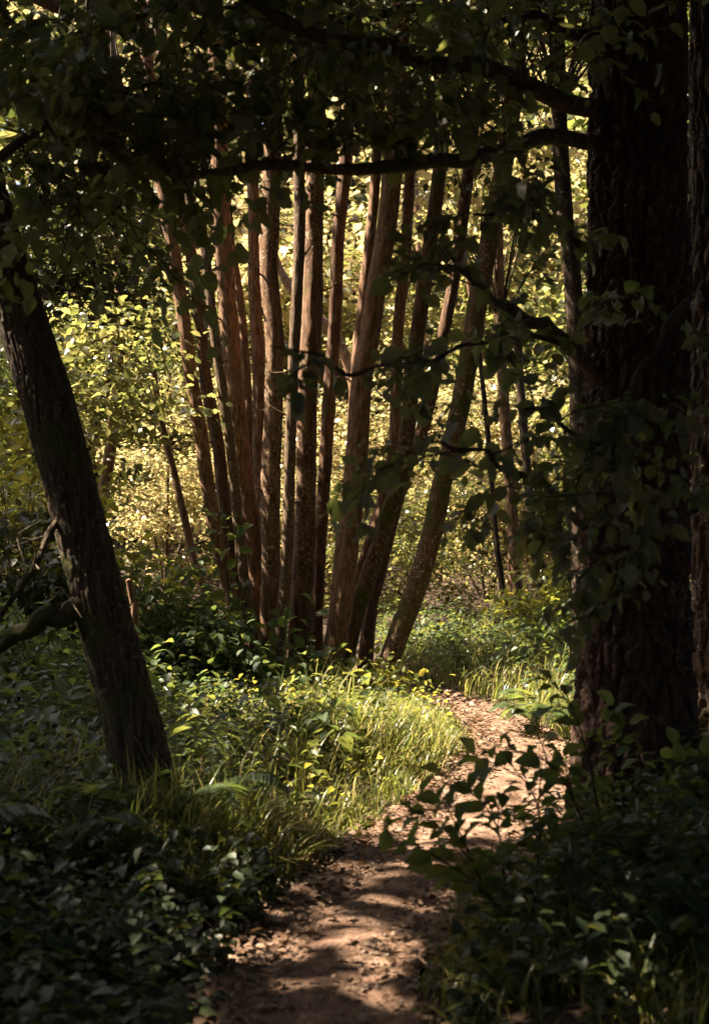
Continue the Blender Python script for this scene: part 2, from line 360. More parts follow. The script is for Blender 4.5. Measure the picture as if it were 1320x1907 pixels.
# ------------------------------------------------------------------ trees
def bark_disp(amp, around, along, seed=0):
    k = rng(int(seed*10)+900); knots = [(k.uniform(0, 6.28), k.uniform(.3, 5), k.uniform(.10, .28)) for _ in range(7)]
    def f(a, L, r):
        x, y = np.cos(a)*around, np.sin(a)*around
        v = amp*fbm(x, y, L*along+seed, 4)+r*.07*noise3(np.cos(a)*1.2, np.sin(a)*1.2, L*1.4+seed*3)
        for a0, L0, h in knots:
            da = np.abs((a-a0+math.pi) % (2*math.pi)-math.pi); v = v+r*h*np.exp(-(da/.45)**2-((L-L0)/(r*.7))**2)
        return v
    return f
def plate_disp(amp, na, cell_h, seed=0, flare=.0, power=.16):
    """upright plates of bark with deep furrows between them: jittered cells round the trunk"""
    def f(a, L, r):
        a, L = np.broadcast_arrays(a, L)
        wob = .55*fbm(np.cos(a)*3, np.sin(a)*3, L*2.2/cell_h*.25+seed, 2)
        u = a/(2*math.pi)*na+wob; v = L/cell_h+.5*noise3(np.cos(a)*4, np.sin(a)*4, L/cell_h*.7)
        ui, vi = np.floor(u).astype(np.int64), np.floor(v).astype(np.int64)
        d1 = np.full(u.shape, 9.); d2 = np.full(u.shape, 9.); hc = np.zeros(u.shape)
        for du in (-1, 0, 1):
            for dv in (-1, 0, 1):
                cu, cv = ui+du, vi+dv; cm = np.mod(cu, na); sd_ = np.full(cm.shape, int(seed), np.int64)
                qx = cu+.1+.8*hash3(cm, cv, sd_); qy = cv+hash3(cm+91, cv, sd_)
                d = np.hypot(u-qx, (v-qy)); new = d < d1
                d2 = np.where(new, d1, np.minimum(d2, d)); hc = np.where(new, hash3(cm+37, cv, sd_), hc); d1 = np.where(new, d, d1)
        gap = sstep(.02, power*2, d2-d1)
        rough = fbm(np.cos(a)*na*.9, np.sin(a)*na*.9, L*60+seed, 3)
        out = amp*(gap*(.65+.5*hc)-1)+amp*.16*rough*(.4+gap)
        return out+flare*r*np.exp(-L/.30)*(.5+.5*np.cos(4*a+1.3)+.4*np.cos(7*a))
    return f

def grow_spray(g, start, direction, length, r0, tubes, leaves, depth=0, leaf=.075, leaf_n=12, wander=.25, droop=.12, subs=4):
    """a twig with side twigs and leaves set alternately along it"""
    d = unit(np.asarray(direction, float)); n = 6; pts = [np.asarray(start, float)]
    for k in range(n):
        d = unit(d+g.normal(0, wander, 3)*.5+np.array([0, 0, -droop*.35])); pts.append(pts[-1]+d*length/n)
    tubes.append((np.array(pts), [r0, r0*.75, r0*.3], 5 if depth == 0 else 4))
    sp = spline(pts, 24)
    if depth < 1:
        for k in range(subs):
            i = int(g.uniform(4, 21)); t = unit(sp[min(i+1, 23)]-sp[i-1]); side = unit(np.cross(t, g.normal(0, 1, 3)))
            grow_spray(g, sp[i], t*.7+side*.8, length*g.uniform(.3, .55), r0*.5, tubes, leaves, depth+1, leaf, max(4, int(leaf_n*.6)), wander, droop, 0)
    for k in range(leaf_n):
        u = (k+.6*g.random()+.4)/leaf_n; i = min(22, int((.15+.85*u)*23)); t = unit(sp[i+1]-sp[i])
        side = unit(np.cross(t, [0, 0, 1.])+g.normal(0, .25, 3))*(1 if k % 2 else -1)
        ax = unit(t*.6+side*.8+np.array([0, 0, -.35])+g.normal(0, .35, 3))
        nr = np.array([0, 0, 1.])+g.normal(0, .55, 3)
        leaves.append((sp[i]+ax*leaf*.18, ax, nr, leaf*g.uniform(.4, 1.25)))

def add_tubes(mb, tubes):
    for pts, rad, sides in tubes: mb.tube(pts, rad, sides, n=10 if sides > 4 else 7)
LEAF_ME = {}
T_POINT = leaf_template([(0, .03), (.08, .30), (.28, .58), (.5, .66), (.72, .50), (.9, .22), (1.0, .02)], .5, fold=.26, curl=.28, wave=.10, half=2)
T_CURL = leaf_template([(0, .04), (.06, .28), (.25, .60), (.5, .74), (.74, .64), (.92, .34), (1.0, .06)], .5, fold=.42, curl=.50, wave=-.16, half=2)
T_BACK = leaf_template([(0, .04), (.08, .30), (.3, .58), (.55, .70), (.78, .60), (.93, .30), (1.0, .06)], .46, fold=.08, curl=-.20, wave=.22, half=2)
VARIANTS = [T_ROUND, T_CURL, T_BACK, T_POINT]
LIGHT = [leaf_template([(0, .04), (.12, .42), (.42, .78), (.76, .70), (1.0, .10)], .5, fold=.20, curl=.22, half=1), leaf_template([(0, .04), (.12, .40), (.42, .72), (.76, .60), (1.0, .06)], .5, fold=.42, curl=.50, half=1),
         leaf_template([(0, .04), (.14, .40), (.5, .68), (.8, .55), (1.0, .06)], .46, fold=.08, curl=-.20, half=1), leaf_template([(0, .03), (.14, .40), (.45, .66), (.75, .46), (1.0, .02)], .5, fold=.26, curl=.28, half=1)]
def leaf_objects(name_mesh, tpl, mat, lv, parent, off):
    if tpl is T_ROUND:
        for k, tp_ in enumerate(VARIANTS): leaf_group(f'{name_mesh}_{k}', tp_, mat, lv[k::4], parent, off)
    else: leaf_group(name_mesh, tpl, mat, lv, parent, off)
def leaf_group(name_mesh, tpl, mat, lv, parent, off):
    if not lv: return
    """each leaf its own object, sharing one mesh"""
    if name_mesh not in LEAF_ME:
        v, q, t, u = tpl; me = mesh_np(name_mesh, v, [np.asarray(q)] if len(q) else [np.asarray(t)], u); me.materials.append(mat); LEAF_ME[name_mesh] = me
    me = LEAF_ME[name_mesh]
    pos = np.array([l[0] for l in lv])-np.asarray(off); M = leaf_mats(np.array([l[1] for l in lv]), np.array([l[2] for l in lv]), np.array([l[3] for l in lv]))
    for p, a in zip(pos, M):
        o = bpy.data.objects.new('leaf', me); C.objects.link(o)
        m4 = Matrix.Identity(4)
        for r_ in range(3):
            for c_ in range(3): m4[r_][c_] = a[r_][c_]
            m4[r_][3] = p[r_]
        o.parent = parent; o.matrix_local = m4
def leaves_mesh(name, tpl, lv, mat, parent, off):
    me = [leaf_mass(t_, np.array([l[0] for l in q])-np.asarray(off), np.array([l[1] for l in q]), np.array([l[2] for l in q]), np.array([l[3] for l in q])) for t_, q in ((t_, lv[k::4]) for k, t_ in enumerate(LIGHT))]
    import bmesh
    bm = bmesh.new()
    for m_ in me: bm.from_mesh(m_)
    out = bpy.data.meshes.new(name); bm.to_mesh(out); bm.free()
    return link_mesh(name, out, mat, parent)
def leaves_mesh_plain(name, tpl, lv, mat, parent, off):
    pos = np.array([l[0] for l in lv])-np.asarray(off)
    return link_mesh(name, leaf_mass(tpl, pos, np.array([l[1] for l in lv]), np.array([l[2] for l in lv]), np.array([l[3] for l in lv])), mat, parent)

def crown_cloud(g, n, center, rad, leaf, clusters, tight=.3, flat=.5):
    """leaf positions gathered in flattened clumps through an ellipsoid"""
    c = unit(g.normal(0, 1, (clusters, 3)))*(g.random((clusters, 1))**.45)*rad+center
    k = g.integers(0, clusters, n); p = c[k]+g.normal(0, 1, (n, 3))*np.array([tight, tight, tight*flat])
    out = unit(p-c[k]); ax = unit(out*np.array([1, 1, .3])+g.normal(0, .5, (n, 3))+np.array([0, 0, -.25]))
    nr = np.array([0, 0, 1.])+g.normal(0, .5, (n, 3))
    return p, ax, nr, leaf*g.uniform(.6, 1.25, n), c
def crown(name, g, n, center, rad, leaf, clusters, mat, parent, off, tight=.3, flat=.5, tpl=T_FOUR):
    p, ax, nr, s, c = crown_cloud(g, n, np.asarray(center, float), np.asarray(rad, float), leaf, clusters, tight, flat)
    return link_mesh(name, leaf_mass(tpl, p-np.asarray(off), ax, nr, s, uv=False), mat, parent), c
def limbs_to(g, mb, origin_pts, targets, r0, sides=5):
    for t in targets:
        o = origin_pts[g.integers(0, len(origin_pts))]; mid = (o+t)/2+g.normal(0, .15, 3)+np.array([0, 0, .2])
        mb.tube([o, mid, t], [r0, r0*.6, r0*.15], sides, n=8)

# --- the big furrowed tree on the right
def px_path(pts, d): return [P(x, y, dd) for (x, y), dd in zip(pts, d if hasattr(d, '__len__') else [d]*len(pts))]
D_R = 6.5
base = np.array([1.275, D_R, 0.06])
rt = thing('large_tree', base, 'massive dark trunk with deeply furrowed reddish bark beside the path', 'tree')
mb = MB()
trunk_pts = [base+[0.02, 0, -.25], base+[.01, 0, .25], base+[0.0, 0, .9], P(1180, 953, D_R), P(1186, 600, D_R), P(1187, 250, D_R), P(1190, -100, D_R), P(1195, -700, D_R), P(1180, -1300, D_R)]
mb.tube(trunk_pts, [.36, .295, .258, .248, .238, .225, .215, .18, .12], 216, n=760, disp=plate_disp(.036, 24, .19, 3, .28))
mb.build('trunk', M_BARK_BIG, rt, base)
RT_TREE, RT_BASE = rt, base

# limbs of the big tree reaching over the path, each with its twigs and leaves
g = rng(21)
limb_specs = [
    ([(1125, 60), (1000, 30), (860, 40), (700, 30), (540, 60), (380, 90)], [6.4, 6.2, 6.1, 6.0, 6.0, 5.9], [.03, .026, .022, .018, .013, .006], 20, (.35, .75), .074),
    # pixel polyline, depths, radii, sub sprays, length range, leaf size
    ([(1110, 268), (960, 272), (870, 292), (760, 306), (600, 316), (430, 318), (310, 320), (235, 297), (150, 255), (60, 190)], [6.4, 6.0, 5.8, 5.6, 5.5, 5.4, 5.4, 5.3, 5.2, 5.2], [.036, .034, .032, .027, .022, .019, .017, .013, .009, .005], 38, (.25, .55), .074),
    ([(1120, 205), (960, 150), (800, 115), (640, 75), (450, 0), (300, -60)], [6.4, 5.9, 5.6, 5.4, 5.3, 5.2], [.044, .040, .034, .029, .024, .016], 32, (.35, .75), .074),
    ([(1110, 700), (1058, 640), (1010, 596), (950, 570), (890, 530), (820, 500)], [6.4, 6.1, 5.9, 5.6, 5.3, 5.1], [.035, .030, .026, .022, .014, .006], 8, (.25, .5), .070),
    ([(1058, 640), (985, 622), (900, 640), (800, 672), (700, 682), (600, 662), (505, 645)], [6.1, 5.7, 5.2, 4.9, 4.7, 4.6, 4.5], [.012, .010, .008, .006, .005, .004, .003], 4, (.12, .3), .066),
    ([(1110, 1000), (1040, 930), (985, 885), (920, 870), (850, 835), (770, 820)], [6.3, 5.8, 5.4, 5.0, 4.7, 4.6], [.020, .016, .013, .010, .006, .003], 7, (.25, .5), .068),
    ([(1110, 480), (1060, 440), (1010, 400), (950, 390), (880, 400)], [6.4, 5.9, 5.6, 5.4, 5.2], [.022, .018, .014, .010, .005], 7, (.25, .45), .070),
    ([(1200, 850), (1140, 830), (1060, 800), (980, 760)], [5.9, 5.5, 5.2, 5.0], [.014, .012, .009, .004], 9, (.25, .5), .070),
    ([(1280, 560), (1220, 640), (1170, 760), (1140, 880), (1120, 1000)], [5.7, 5.4, 5.2, 5.1, 5.0], [.012, .010, .008, .006, .003], 9, (.25, .5), .064),
    ([(1300, 950), (1240, 980), (1180, 1000), (1110, 1030)], [5.5, 5.3, 5.1, 5.0], [.012, .010, .007, .003], 7, (.2, .45), .062),
]
budget = [30, 70, 70, 45, 40, 30, 20, 15, 5, 5]
for (pts, dep, rad, ns, (l0, l1), lf), bud, up in zip(limb_specs, budget, [.1, 1.15, .2, .1, 0, -.1, .3, -.1, -.1, -.1]):
    mb = MB(); w = px_path(pts, dep); w = [w[0]]+[q for a_, b_ in zip(w[:-1], w[1:]) for q in ((a_+b_)/2+g.normal(0, .022, 3), b_+g.normal(0, .008, 3))]; sp = mb.tube(w, rad, 9, n=70, disp=bark_disp(.004, 3, 9, 2))
    tubes, lv = [], []
    for k in range(ns):
        i = int(np.clip((k+g.random())/ns*62+6, 3, 67)); t = unit(sp[i+1]-sp[i-1])
        dr = t*.45+g.normal(0, 1, 3)*np.array([.6, .45, .45])+np.array([0, -.1, up])
        grow_spray(g, sp[i], dr, g.uniform(l0, l1), .0045, tubes, lv, 0, lf, 9, .3, .25, 4)
    for k in range(14):
        i = int(g.uniform(35, 68)); ax = unit(g.normal(0, 1, 3)+[0, -.3, -.4]); lv.append((sp[i]+ax*.02, ax, np.array([0, -.6, .8])+g.normal(0, .4, 3), lf*g.uniform(.8, 1.25)))
    add_tubes(mb, tubes)
    br = mb.build('branch', M_BRANCH_MOSS if rad[0] > .03 else M_TWIG, rt, base)
    lv.sort(key=lambda l: -l[3]/l[0][1])
    leaf_objects('leaf', T_ROUND, M_LEAF_NEAR, lv[:bud], br, base)
    if len(lv) > bud: tag(leaves_mesh('leaves', T_ROUND, lv[bud:], M_LEAF_NEAR_MASS, br, base), kind='stuff')

# --- leaning tree on the left
lb = np.array([-0.925, 6.45, .05])
lt = thing('leaning_tree', lb, 'dark grey barked trunk leaning left out of the undergrowth, moss on its side', 'tree')
mb = MB()
ctr = [(292, 1600), (280, 1510), (247, 1350), (194, 1150), (145, 960), (96, 770), (42, 600), (-10, 430), (-60, 220), (-100, 0), (-150, -400), (-160, -900)]
tp = px_path(ctr, 6.45); tp[0] = lb+[.02, 0, -.2]
mb.tube(tp, [.18, .146, .132, .122, .119, .120, .115, .109, .104, .095, .075, .05], 130, n=620, disp=plate_disp(.010, 30, .15, 5, .35))
mb.build('trunk', M_BARK_LEFT, lt, lb)
for pts, dep, rad, mt in [([(150, 1125), (112, 1150), (84, 1143), (55, 1172), (28, 1180), (-20, 1215), (-120, 1270)], [6.4, 6.35, 6.3, 6.3, 6.35, 6.4, 6.6], [.055, .042, .040, .035, .034, .030, .02], M_BRANCH_MOSS),
                          ([(112, 965), (88, 1000), (62, 1060), (30, 1105), (-10, 1160), (-60, 1230)], [6.4, 6.3, 6.25, 6.25, 6.25, 6.25], [.014, .012, .011, .010, .009, .006], M_BRANCH_MOSS)]:
    mb = MB(); sp = mb.tube(px_path(pts, dep), rad, 20, n=110, disp=bark_disp(.009, 2.5, 9, 4))
    for k in range(5):
        i = int(g.uniform(10, 50)); mb.tube([sp[i], sp[i]+g.normal(0, .08, 3)+[0, 0, .06], sp[i]+g.normal(0, .16, 3)+[0, 0, .12]], [.005, .003, .001], 5, n=8)
    mb.build('branch', mt, lt, lb)
# its leafy limbs across the top left corner
g = rng(33)
for pts, dep, bud, ns in [([(-60, 220), (40, 120), (160, 60), (300, 20), (420, -20)], [6.4, 6.2, 6.0, 5.8, 5.6], 40, 30),
                          ([(-40, 330), (30, 270), (110, 220), (220, 170), (330, 150)], [6.4, 6.2, 6.0, 5.8, 5.7], 40, 30),
                          ([(-10, 440), (50, 400), (120, 370), (190, 370), (240, 380)], [6.4, 6.3, 6.2, 6.2, 6.1], 25, 10)]:
    mb = MB(); sp = mb.tube(px_path(pts, dep), [.03, .024, .018, .012, .005], 8, n=60)
    tubes, lv = [], []
    for k in range(ns):
        i = int(g.uniform(6, 57)); t = unit(sp[i+1]-sp[i-1])
        grow_spray(g, sp[i], t*.5+g.normal(0, 1, 3)*np.array([.6, .45, .6]), g.uniform(.35, .8), .0045, tubes, lv, 0, .078, 9, .3, .25, 4)
    add_tubes(mb, tubes); br = mb.build('branch', M_TWIG, lt, lb)
    lv.sort(key=lambda l: -l[3]/l[0][1])
    leaf_objects('leaf', T_ROUND, M_LEAF_NEAR, lv[:bud], br, lb)
    tag(leaves_mesh('leaves', T_ROUND, lv[bud:], M_LEAF_NEAR_MASS, br, lb), kind='stuff')

# --- dark trunk at the right edge
b2 = np.array([1.98, 7.6, .08])
t2 = thing('edge_tree', b2, 'black trunk cut off by the right edge of the picture', 'tree')
mb = MB(); mb.tube([b2+[.04, 0, -.2], b2+[.02, 0, .3], b2+[0, 0, 1.2], b2+[-.02, 0, 2.6], b2+[-.03, 0, 4.4], b2+[0, 0, 8]], [.26, .20, .18, .175, .165, .10], 110, n=340, disp=plate_disp(.028, 20, .19, 8, .25))
mb.build('trunk', M_BARK_DARK, t2, b2)  # dark bark colour stands in for shade missing on this trunk

# unseen leaf blobs hung on these three trees, placed to keep chosen areas in shade
def shade_blobs(tree, base, seed, blobs, n, leaf=.25):
    g = rng(seed); mb = MB(); ps, axs, nrs, ss = [], [], [], []
    for bl in blobs:
        c, rad = bl[:2]; nb = bl[2] if len(bl) > 2 else n
        p, ax, nr, s, cl = crown_cloud(g, nb, np.asarray(c, float), np.asarray(rad, float), leaf, 46, .42, .5)
        ps.append(p); axs.append(ax); nrs.append(nr); ss.append(s)
        top = base+np.array([0, 0, 6.2]); mb.tube([top, (top+c)/2+[0, 0, .4], np.asarray(c, float)], [.07, .05, .02], 7, n=12)
        limbs_to(g, mb, [np.asarray(c, float)], cl[:14], .018)
    mb.build('branch', M_BARK_DARK, tree, base)
    p = np.vstack(ps); fr = P(0, 0, 1)  # keep the leaves above the view
    ok = p[:, 2] > CAM_H+.40*np.abs(p[:, 1])+.15
    link_mesh('crown', leaf_mass(T_FOUR, p[ok]-base, np.vstack(axs)[ok], np.vstack(nrs)[ok], np.concatenate(ss)[ok], uv=False), M_LEAF_CANOPY, tree)
shade_blobs(RT_TREE, RT_BASE, 71, [((1.5, 5.0, 7.5), (3.0, 3.4, 1.6)), ((3.5, 2.0, 6.5), (3.0, 3.5, 1.8)), ((.5, 1.0, 6.2), (3.2, 3.0, 1.4)), ((1.0, 8.0, 8.6), (3.0, 2.4, 1.4))], 7600)
shade_blobs(lt, lb, 72, [((-1.0, 4.6, 7.2), (2.2, 3.0, 1.6), 4600), ((-3.0, -4.5, 6.6), (3.4, 2.0, 2.0)), ((-4.6, 1.6, 6.5), (3.0, 3.2, 1.8)), ((-4.2, 4.3, 7.8), (1.8, 1.5, 1.4), 1600), ((-3.4, 7.3, 8.4), (1.7, .9, 1.2), 1500), ((-4.8, 6.4, 8.2), (.9, .6, .8), 1500), ((-9.0, 7.8, 8.2), (1.2, 1.2, 1.4), 2800), ((-7.3, 4.0, 7.8), (1.5, 1.4, 1.4), 3200), ((-8.7, 6.2, 8.2), (1.5, 2.0, 1.6)), ((-8.6, 9.3, 8.2), (1.3, 1.3, 1.6))], 7600)
shade_blobs(t2, b2, 73, [((4.4, 6.5, 8.0), (3.0, 3.6, 1.8)), ((3.0, -2.4, 6.0), (3.4, 2.6, 1.6)), ((7.2, 3.8, 7.0), (2.4, 4.0, 2.2)), ((4.6, 9.6, 7.6), (2.6, 2.4, 2.2)), ((-2.4, 8.6, 8.7), (1.7, .8, 1.2), 3200)], 7600)

# ------------------------------------------------------------------ the clump of stems
stems = [
    # pixels from base up, distance, width in px (bottom, top), material, label
    ([(468, 1290), (452, 1212), (437, 1135), (396, 955), (374, 815), (356, 700), (337, 560), (307, 370), (285, 200)], 12.2, 29, 23, 0, 'outermost stem on the left of the clump, leaning left, smooth red-brown bark'),
    ([(450, 1200), (432, 1050), (416, 916), (404, 813), (383, 706), (372, 578), (350, 436), (330, 300)], 13.1, 25, 21, 2, 'dark stem just behind the outermost left stem of the clump'),
    ([(474, 1300), (469, 1225), (458, 1109), (447, 1006), (437, 903), (427, 813), (406, 668), (396, 590), (383, 475), (370, 392), (345, 330)], 11.9, 20, 16, 4, 'slim stem third from the left in the clump with yellow leaves in front'),
    ([(492, 1260), (481, 1135), (473, 1032), (460, 929), (447, 826), (434, 693), (424, 578), (416, 475), (411, 372), (405, 150)], 12.5, 37, 33, 0, 'thick straight stem fourth from the left in the clump'),
    ([(497, 1200), (488, 1100), (478, 980), (470, 877), (460, 706), (450, 578), (434, 475), (424, 380)], 13.3, 18, 14, 0, 'slim stem half hidden behind the thick fourth stem of the clump'),
    ([(492, 1200), (492, 1000), (483, 851), (483, 732), (480, 629), (474, 526), (473, 410), (470, 250)], 13.0, 25, 21, 0, 'upright stem of the clump standing just left of the kinked one'),
    ([(500, 1300), (501, 1186), (504, 1083), (504, 955), (507, 826), (509, 758), (512, 655), (509, 590), (501, 500), (504, 410), (508, 250)], 12.3, 37, 33, 1, 'lichen speckled stem with a slight kink in the left middle of the clump'),
    ([(508, 1300), (512, 1279), (522, 1186), (530, 1109), (537, 980), (540, 851), (545, 706), (550, 603), (556, 500), (558, 397), (556, 200)], 11.6, 22, 20, 4, 'slim curved stem in front at the middle of the clump, foot bending left'),
    ([(558, 1260), (563, 1109), (568, 980), (571, 851), (573, 706), (581, 603), (584, 500), (585, 397), (590, 200)], 12.6, 41, 34, 1, 'thickest upright stem in the middle of the clump, speckled with lichen'),
    ([(588, 1230), (590, 1148), (595, 1032), (603, 903), (613, 745), (621, 642), (626, 552), (629, 449), (637, 371), (650, 200)], 13.4, 25, 23, 2, 'dark stem behind, right of the thickest middle stem'),
    ([(610, 1300), (619, 1238), (634, 1135), (644, 1032), (657, 929), (665, 826), (673, 706), (688, 629), (698, 552), (716, 449), (728, 340), (740, 150)], 12.2, 43, 37, 0, 'thick ribbed stem with a pale streak, leaning right in the clump'),
    ([(640, 1220), (640, 1100), (652, 900), (660, 740), (667, 642), (675, 578), (688, 449), (696, 371), (705, 200)], 13.2, 24, 19, 0, 'stem tucked behind the thick ribbed stem of the clump'),
    ([(640, 1220), (662, 1109), (683, 1032), (714, 929), (734, 826), (737, 706), (740, 629), (745, 560), (755, 475), (760, 380), (768, 200)], 13.3, 24, 20, 0, 'slender bent stem behind the olive green stem of the clump'),
    ([(636, 1290), (647, 1212), (665, 1135), (683, 1083), (704, 1019), (724, 955), (745, 890), (758, 800), (768, 700), (783, 578), (807, 410), (825, 250)], 12.5, 33, 26, 3, 'olive green curving stem second from the right of the clump'),
    ([(675, 1240), (690, 1135), (709, 1058), (735, 950), (762, 860), (781, 813), (800, 745), (822, 640), (845, 520), (865, 380)], 13.0, 24, 22, 2, 'dark stem emerging right of the olive green stem of the clump'),
    ([(710, 1320), (719, 1250), (740, 1186), (765, 1122), (786, 1058), (807, 980), (822, 903), (838, 839), (858, 745), (872, 668), (890, 560), (912, 440), (935, 320), (955, 180)], 12.1, 39, 34, 3, 'rightmost stem of the clump, standing apart, mossy foot, leaning right'),
]
g = rng(44); smats = [M_BARK_STEM, M_BARK_LICHEN, M_BARK_SHADE, M_BARK_MOSS, M_BARK_GREY]
for si, (pts, d, w0, w1, mi, lab) in enumerate(stems):
    w = px_path(pts, d); gb = float(gz(w[0][0], w[0][1])); b = np.array([w[0][0], d, gb])
    t = thing('clump_tree', b, lab, 'tree', 'stems of the clump beside the path')
    w[0][2] = min(w[0][2], gb-.12)
    top = w[-1]; dirv = unit(w[-1]-w[-3]); e1 = top+dirv*2.6+[0, 0, 1.2]; e2 = e1+dirv*1.2+[g.normal(0, .2), g.normal(0, .3), 2.4]
    full = w+[e1, e2]
    r0, r1 = w0*d/FPX/2, w1*d/FPX/2
    mb = MB(); rad = list(np.linspace(r0, r1, len(w)))+[r1*.65, r1*.3]; rad[0] = r0*1.35
    mb.tube(full, rad, 28, n=210, disp=bark_disp(.0045, 4.0, 7, si*7.3))
    mb.build('trunk', smats[mi], t, b)
    # crown above the frame, thin enough for dapples
    mb = MB(); c = e2+[0, .2, .4]
    o, cl = crown('crown', g, 900, c, (1.5, 1.4, 1.3), .11, 26, M_LEAF_CANOPY, t, b, .30, .5)
    limbs_to(g, mb, [e1, (e1+e2)/2, e2], cl[:16], .014)
    if si > 5:
        o2, cl2 = crown('low_foliage', g, 700, top+[0, -.1, .75], (.7, .7, .55), .085, 16, M_LEAF_CANOPY, t, b, .22, .5, T_SIX)  # dark leaf colour, added to dim the top of the view
        limbs_to(g, mb, [top, (top+e1)/2], cl2[:10], .010)
    mb.build('branch', M_BARK_DARK, t, b)
    # a few thin dead side twigs lower down
    sp = spline(full, 60)
    for k in range(3):
        mb = MB()
        i = int(g.uniform(14, 44)); s = g.choice([-1, 1]); q = sp[i]
        ln = g.uniform(.08, .26); dv = unit(np.array([s*g.uniform(.5, 1), -g.uniform(.1, .9), g.uniform(-.1, .7)])); m_ = q+dv*(r1*.9+ln*.5)+g.normal(0, .012, 3); mb.tube([q+dv*r1*.6, m_, q+dv*(r1+ln)+g.normal(0, .03, 3)], [.011, .007, .003], 6, n=9)
        mb.build('broken_twig', smats[mi], t, b)

# ------------------------------------------------------------------ trees and shrubs behind
def far_tree(pts, d, w0, w1, lab, mat=M_BARK_DARK, seed=0, crown_at=None, crown_r=(1.2, 1.0, .9), n=2600, leaf=.10, cmat=M_LEAF_BACK, name='young_tree', group='slim trees in the wood behind'):
    g = rng(1000+seed); w = px_path(pts, d); gb = float(gz(w[0][0], w[0][1])); b = np.array([w[0][0], d, gb]); w[0][2] = min(w[0][2], gb-.1)
    t = thing(name, b, lab, 'tree', group)
    mb = MB(); mb.tube(w, list(np.linspace(w0, w1, len(w))*d/FPX/2), 20, n=110, disp=bark_disp(.005, 3.5, 6, seed))
    mb.build('trunk', mat, t, b)
    if crown_at is not None:
        o, cl = crown('crown', g, n, crown_at, crown_r, leaf, 30, cmat, t, b, .26, .45, T_SIX)
        mb = MB(); limbs_to(g, mb, [w[-1], w[-2]], cl[:18], .012); mb.build('branch', M_TWIG, t, b)
    return t
far_tree([(398, 1200), (395, 1140), (366, 1060), (345, 970), (322, 870), (300, 780), (285, 690)], 13.8, 17, 11, 'thin sapling trunk leaning left between the leaning tree and the clump', M_BARK_STEM, 1, P(180, 720, 11.6), (.65, .6, .7), 1700, .085, M_LEAF_OLIVE)
shade_tree = far_tree([(175, 1180), (180, 1050), (190, 940), (203, 860), (215, 760), (225, 600), (215, 300), (205, 0), (200, -300)], 14.2, 26, 16, 'grey trunk showing right behind the leaning tree', M_BARK_STEM, 2, P(140, 480, 13.4), (.95, .9, 1.0), 4200, .09, M_LEAF_CANOPY)  # crown in dark leaf colour to put shade into the left background
shade_blobs(shade_tree, np.array(shade_tree.location), 74, [((-8.8, 12.9, 8.2), (1.4, 1.7, 1.5)), ((-8.6, 15.6, 8.4), (1.6, 2.0, 1.5)), ((-3.6, 15.5, 9.4), (1.3, 1.2, .9), 2000)], 5200)  # unseen leaf blobs hung on this trunk to shade the left background
far_tree([(964, 1195), (960, 1100), (955, 1000), (948, 880), (940, 780), (930, 600), (925, 300)], 16.0, 25, 18, 'brown trunk right of the clump with a thin dark one beside it', M_BARK_STEM, 3, P(930, 250, 16), (1.8, 1.4, 1.4), 3600, .11)
far_tree([(950, 1200), (938, 1110), (924, 1010), (915, 900), (905, 780), (890, 640)], 15.6, 13, 8, 'thin black trunk leaning against the brown one right of the clump', M_BARK_DARK, 4)
far_tree([(1022, 1150), (1010, 1075), (993, 1010), (985, 920), (975, 800), (960, 600)], 17.0, 22, 14, 'trunk between the brown trunk and the massive furrowed tree', M_BARK_DARK, 5)
far_tree([(1085, 1150), (1080, 900), (1075, 700), (1066, 520), (1050, 380), (1040, 200), (1035, -50)], 11.5, 36, 28, 'dark trunk high up beside the massive furrowed tree', M_BARK_DARK, 6, P(1030, -150, 11.5), (1.5, 1.5, 1.0), 2600, .10, M_LEAF_CANOPY)
far_tree([(120, 1200), (150, 900), (250, 500), (262, 200), (262, 0), (262, -150)], 16.5, 26, 24, 'far dark upright trunk in the upper left', M_BARK_DARK, 7, P(262, 100, 17), (2.0, 1.5, 1.6), 3600, .11)
far_tree([(255, 1190), (252, 1150), (248, 1120), (240, 1080)], 9.5, 16, 10, 'short stump-like stem leaning behind the leaning tree', M_BARK_STEM, 8, None)
far_tree([(815, 1190), (800, 900), (790, 600), (770, 300), (760, 0)], 22, 16, 12, 'far slim trunk behind the right half of the clump', M_BARK_STEM, 9)
far_tree([(700, 1150), (655, 700), (560, 560), (520, 500), (480, 380)], 20, 22, 14, 'far trunk slanting behind the middle of the clump', M_BARK_STEM, 10)
far_tree([(905, 1190), (915, 760), (900, 690), (885, 600), (860, 450)], 21, 12, 9, 'far thin pole slanting right of the clump', M_BARK_STEM, 11)

# leafy shrubs and trees in tiers behind the clump: three source meshes, copies share them
def shrub_meshes(seed, n, h, r, leaf, clusters):
    g = rng(seed); c = np.array([0, 0, h*.46])
    p, ax, nr, s, cl = crown_cloud(g, n, c, np.array([r, r, h*.5]), leaf, clusters, .22, .4)
    ok = p[:, 2] > .05
    me = leaf_mass(T_FOUR, p[ok], ax[ok], nr[ok], s[ok], uv=False); me.materials.append(M_LEAF_BACK)
    mb = MB()
    for k in range(6):
        a = g.uniform(0, 6.3); e = cl[g.integers(0, clusters)]
        mb.tube([(math.cos(a)*.08, math.sin(a)*.08, -.3), e*[.4, .4, .5], e], [.03, .022, .006], 6, n=12)
    limbs_to(g, mb, [np.array([0, 0, h*.3]), np.array([0, 0, h*.55])], cl[::3], .008)
    st = mb.build('stem', M_BARK_DARK); C.objects.unlink(st); sm = st.data; bpy.data.objects.remove(st)
    return me, sm
src = [shrub_meshes(201, 6500, 3.0, 1.5, .085, 46), shrub_meshes(202, 6500, 3.6, 1.35, .085, 46), shrub_meshes(203, 7000, 2.4, 1.7, .08, 50)]
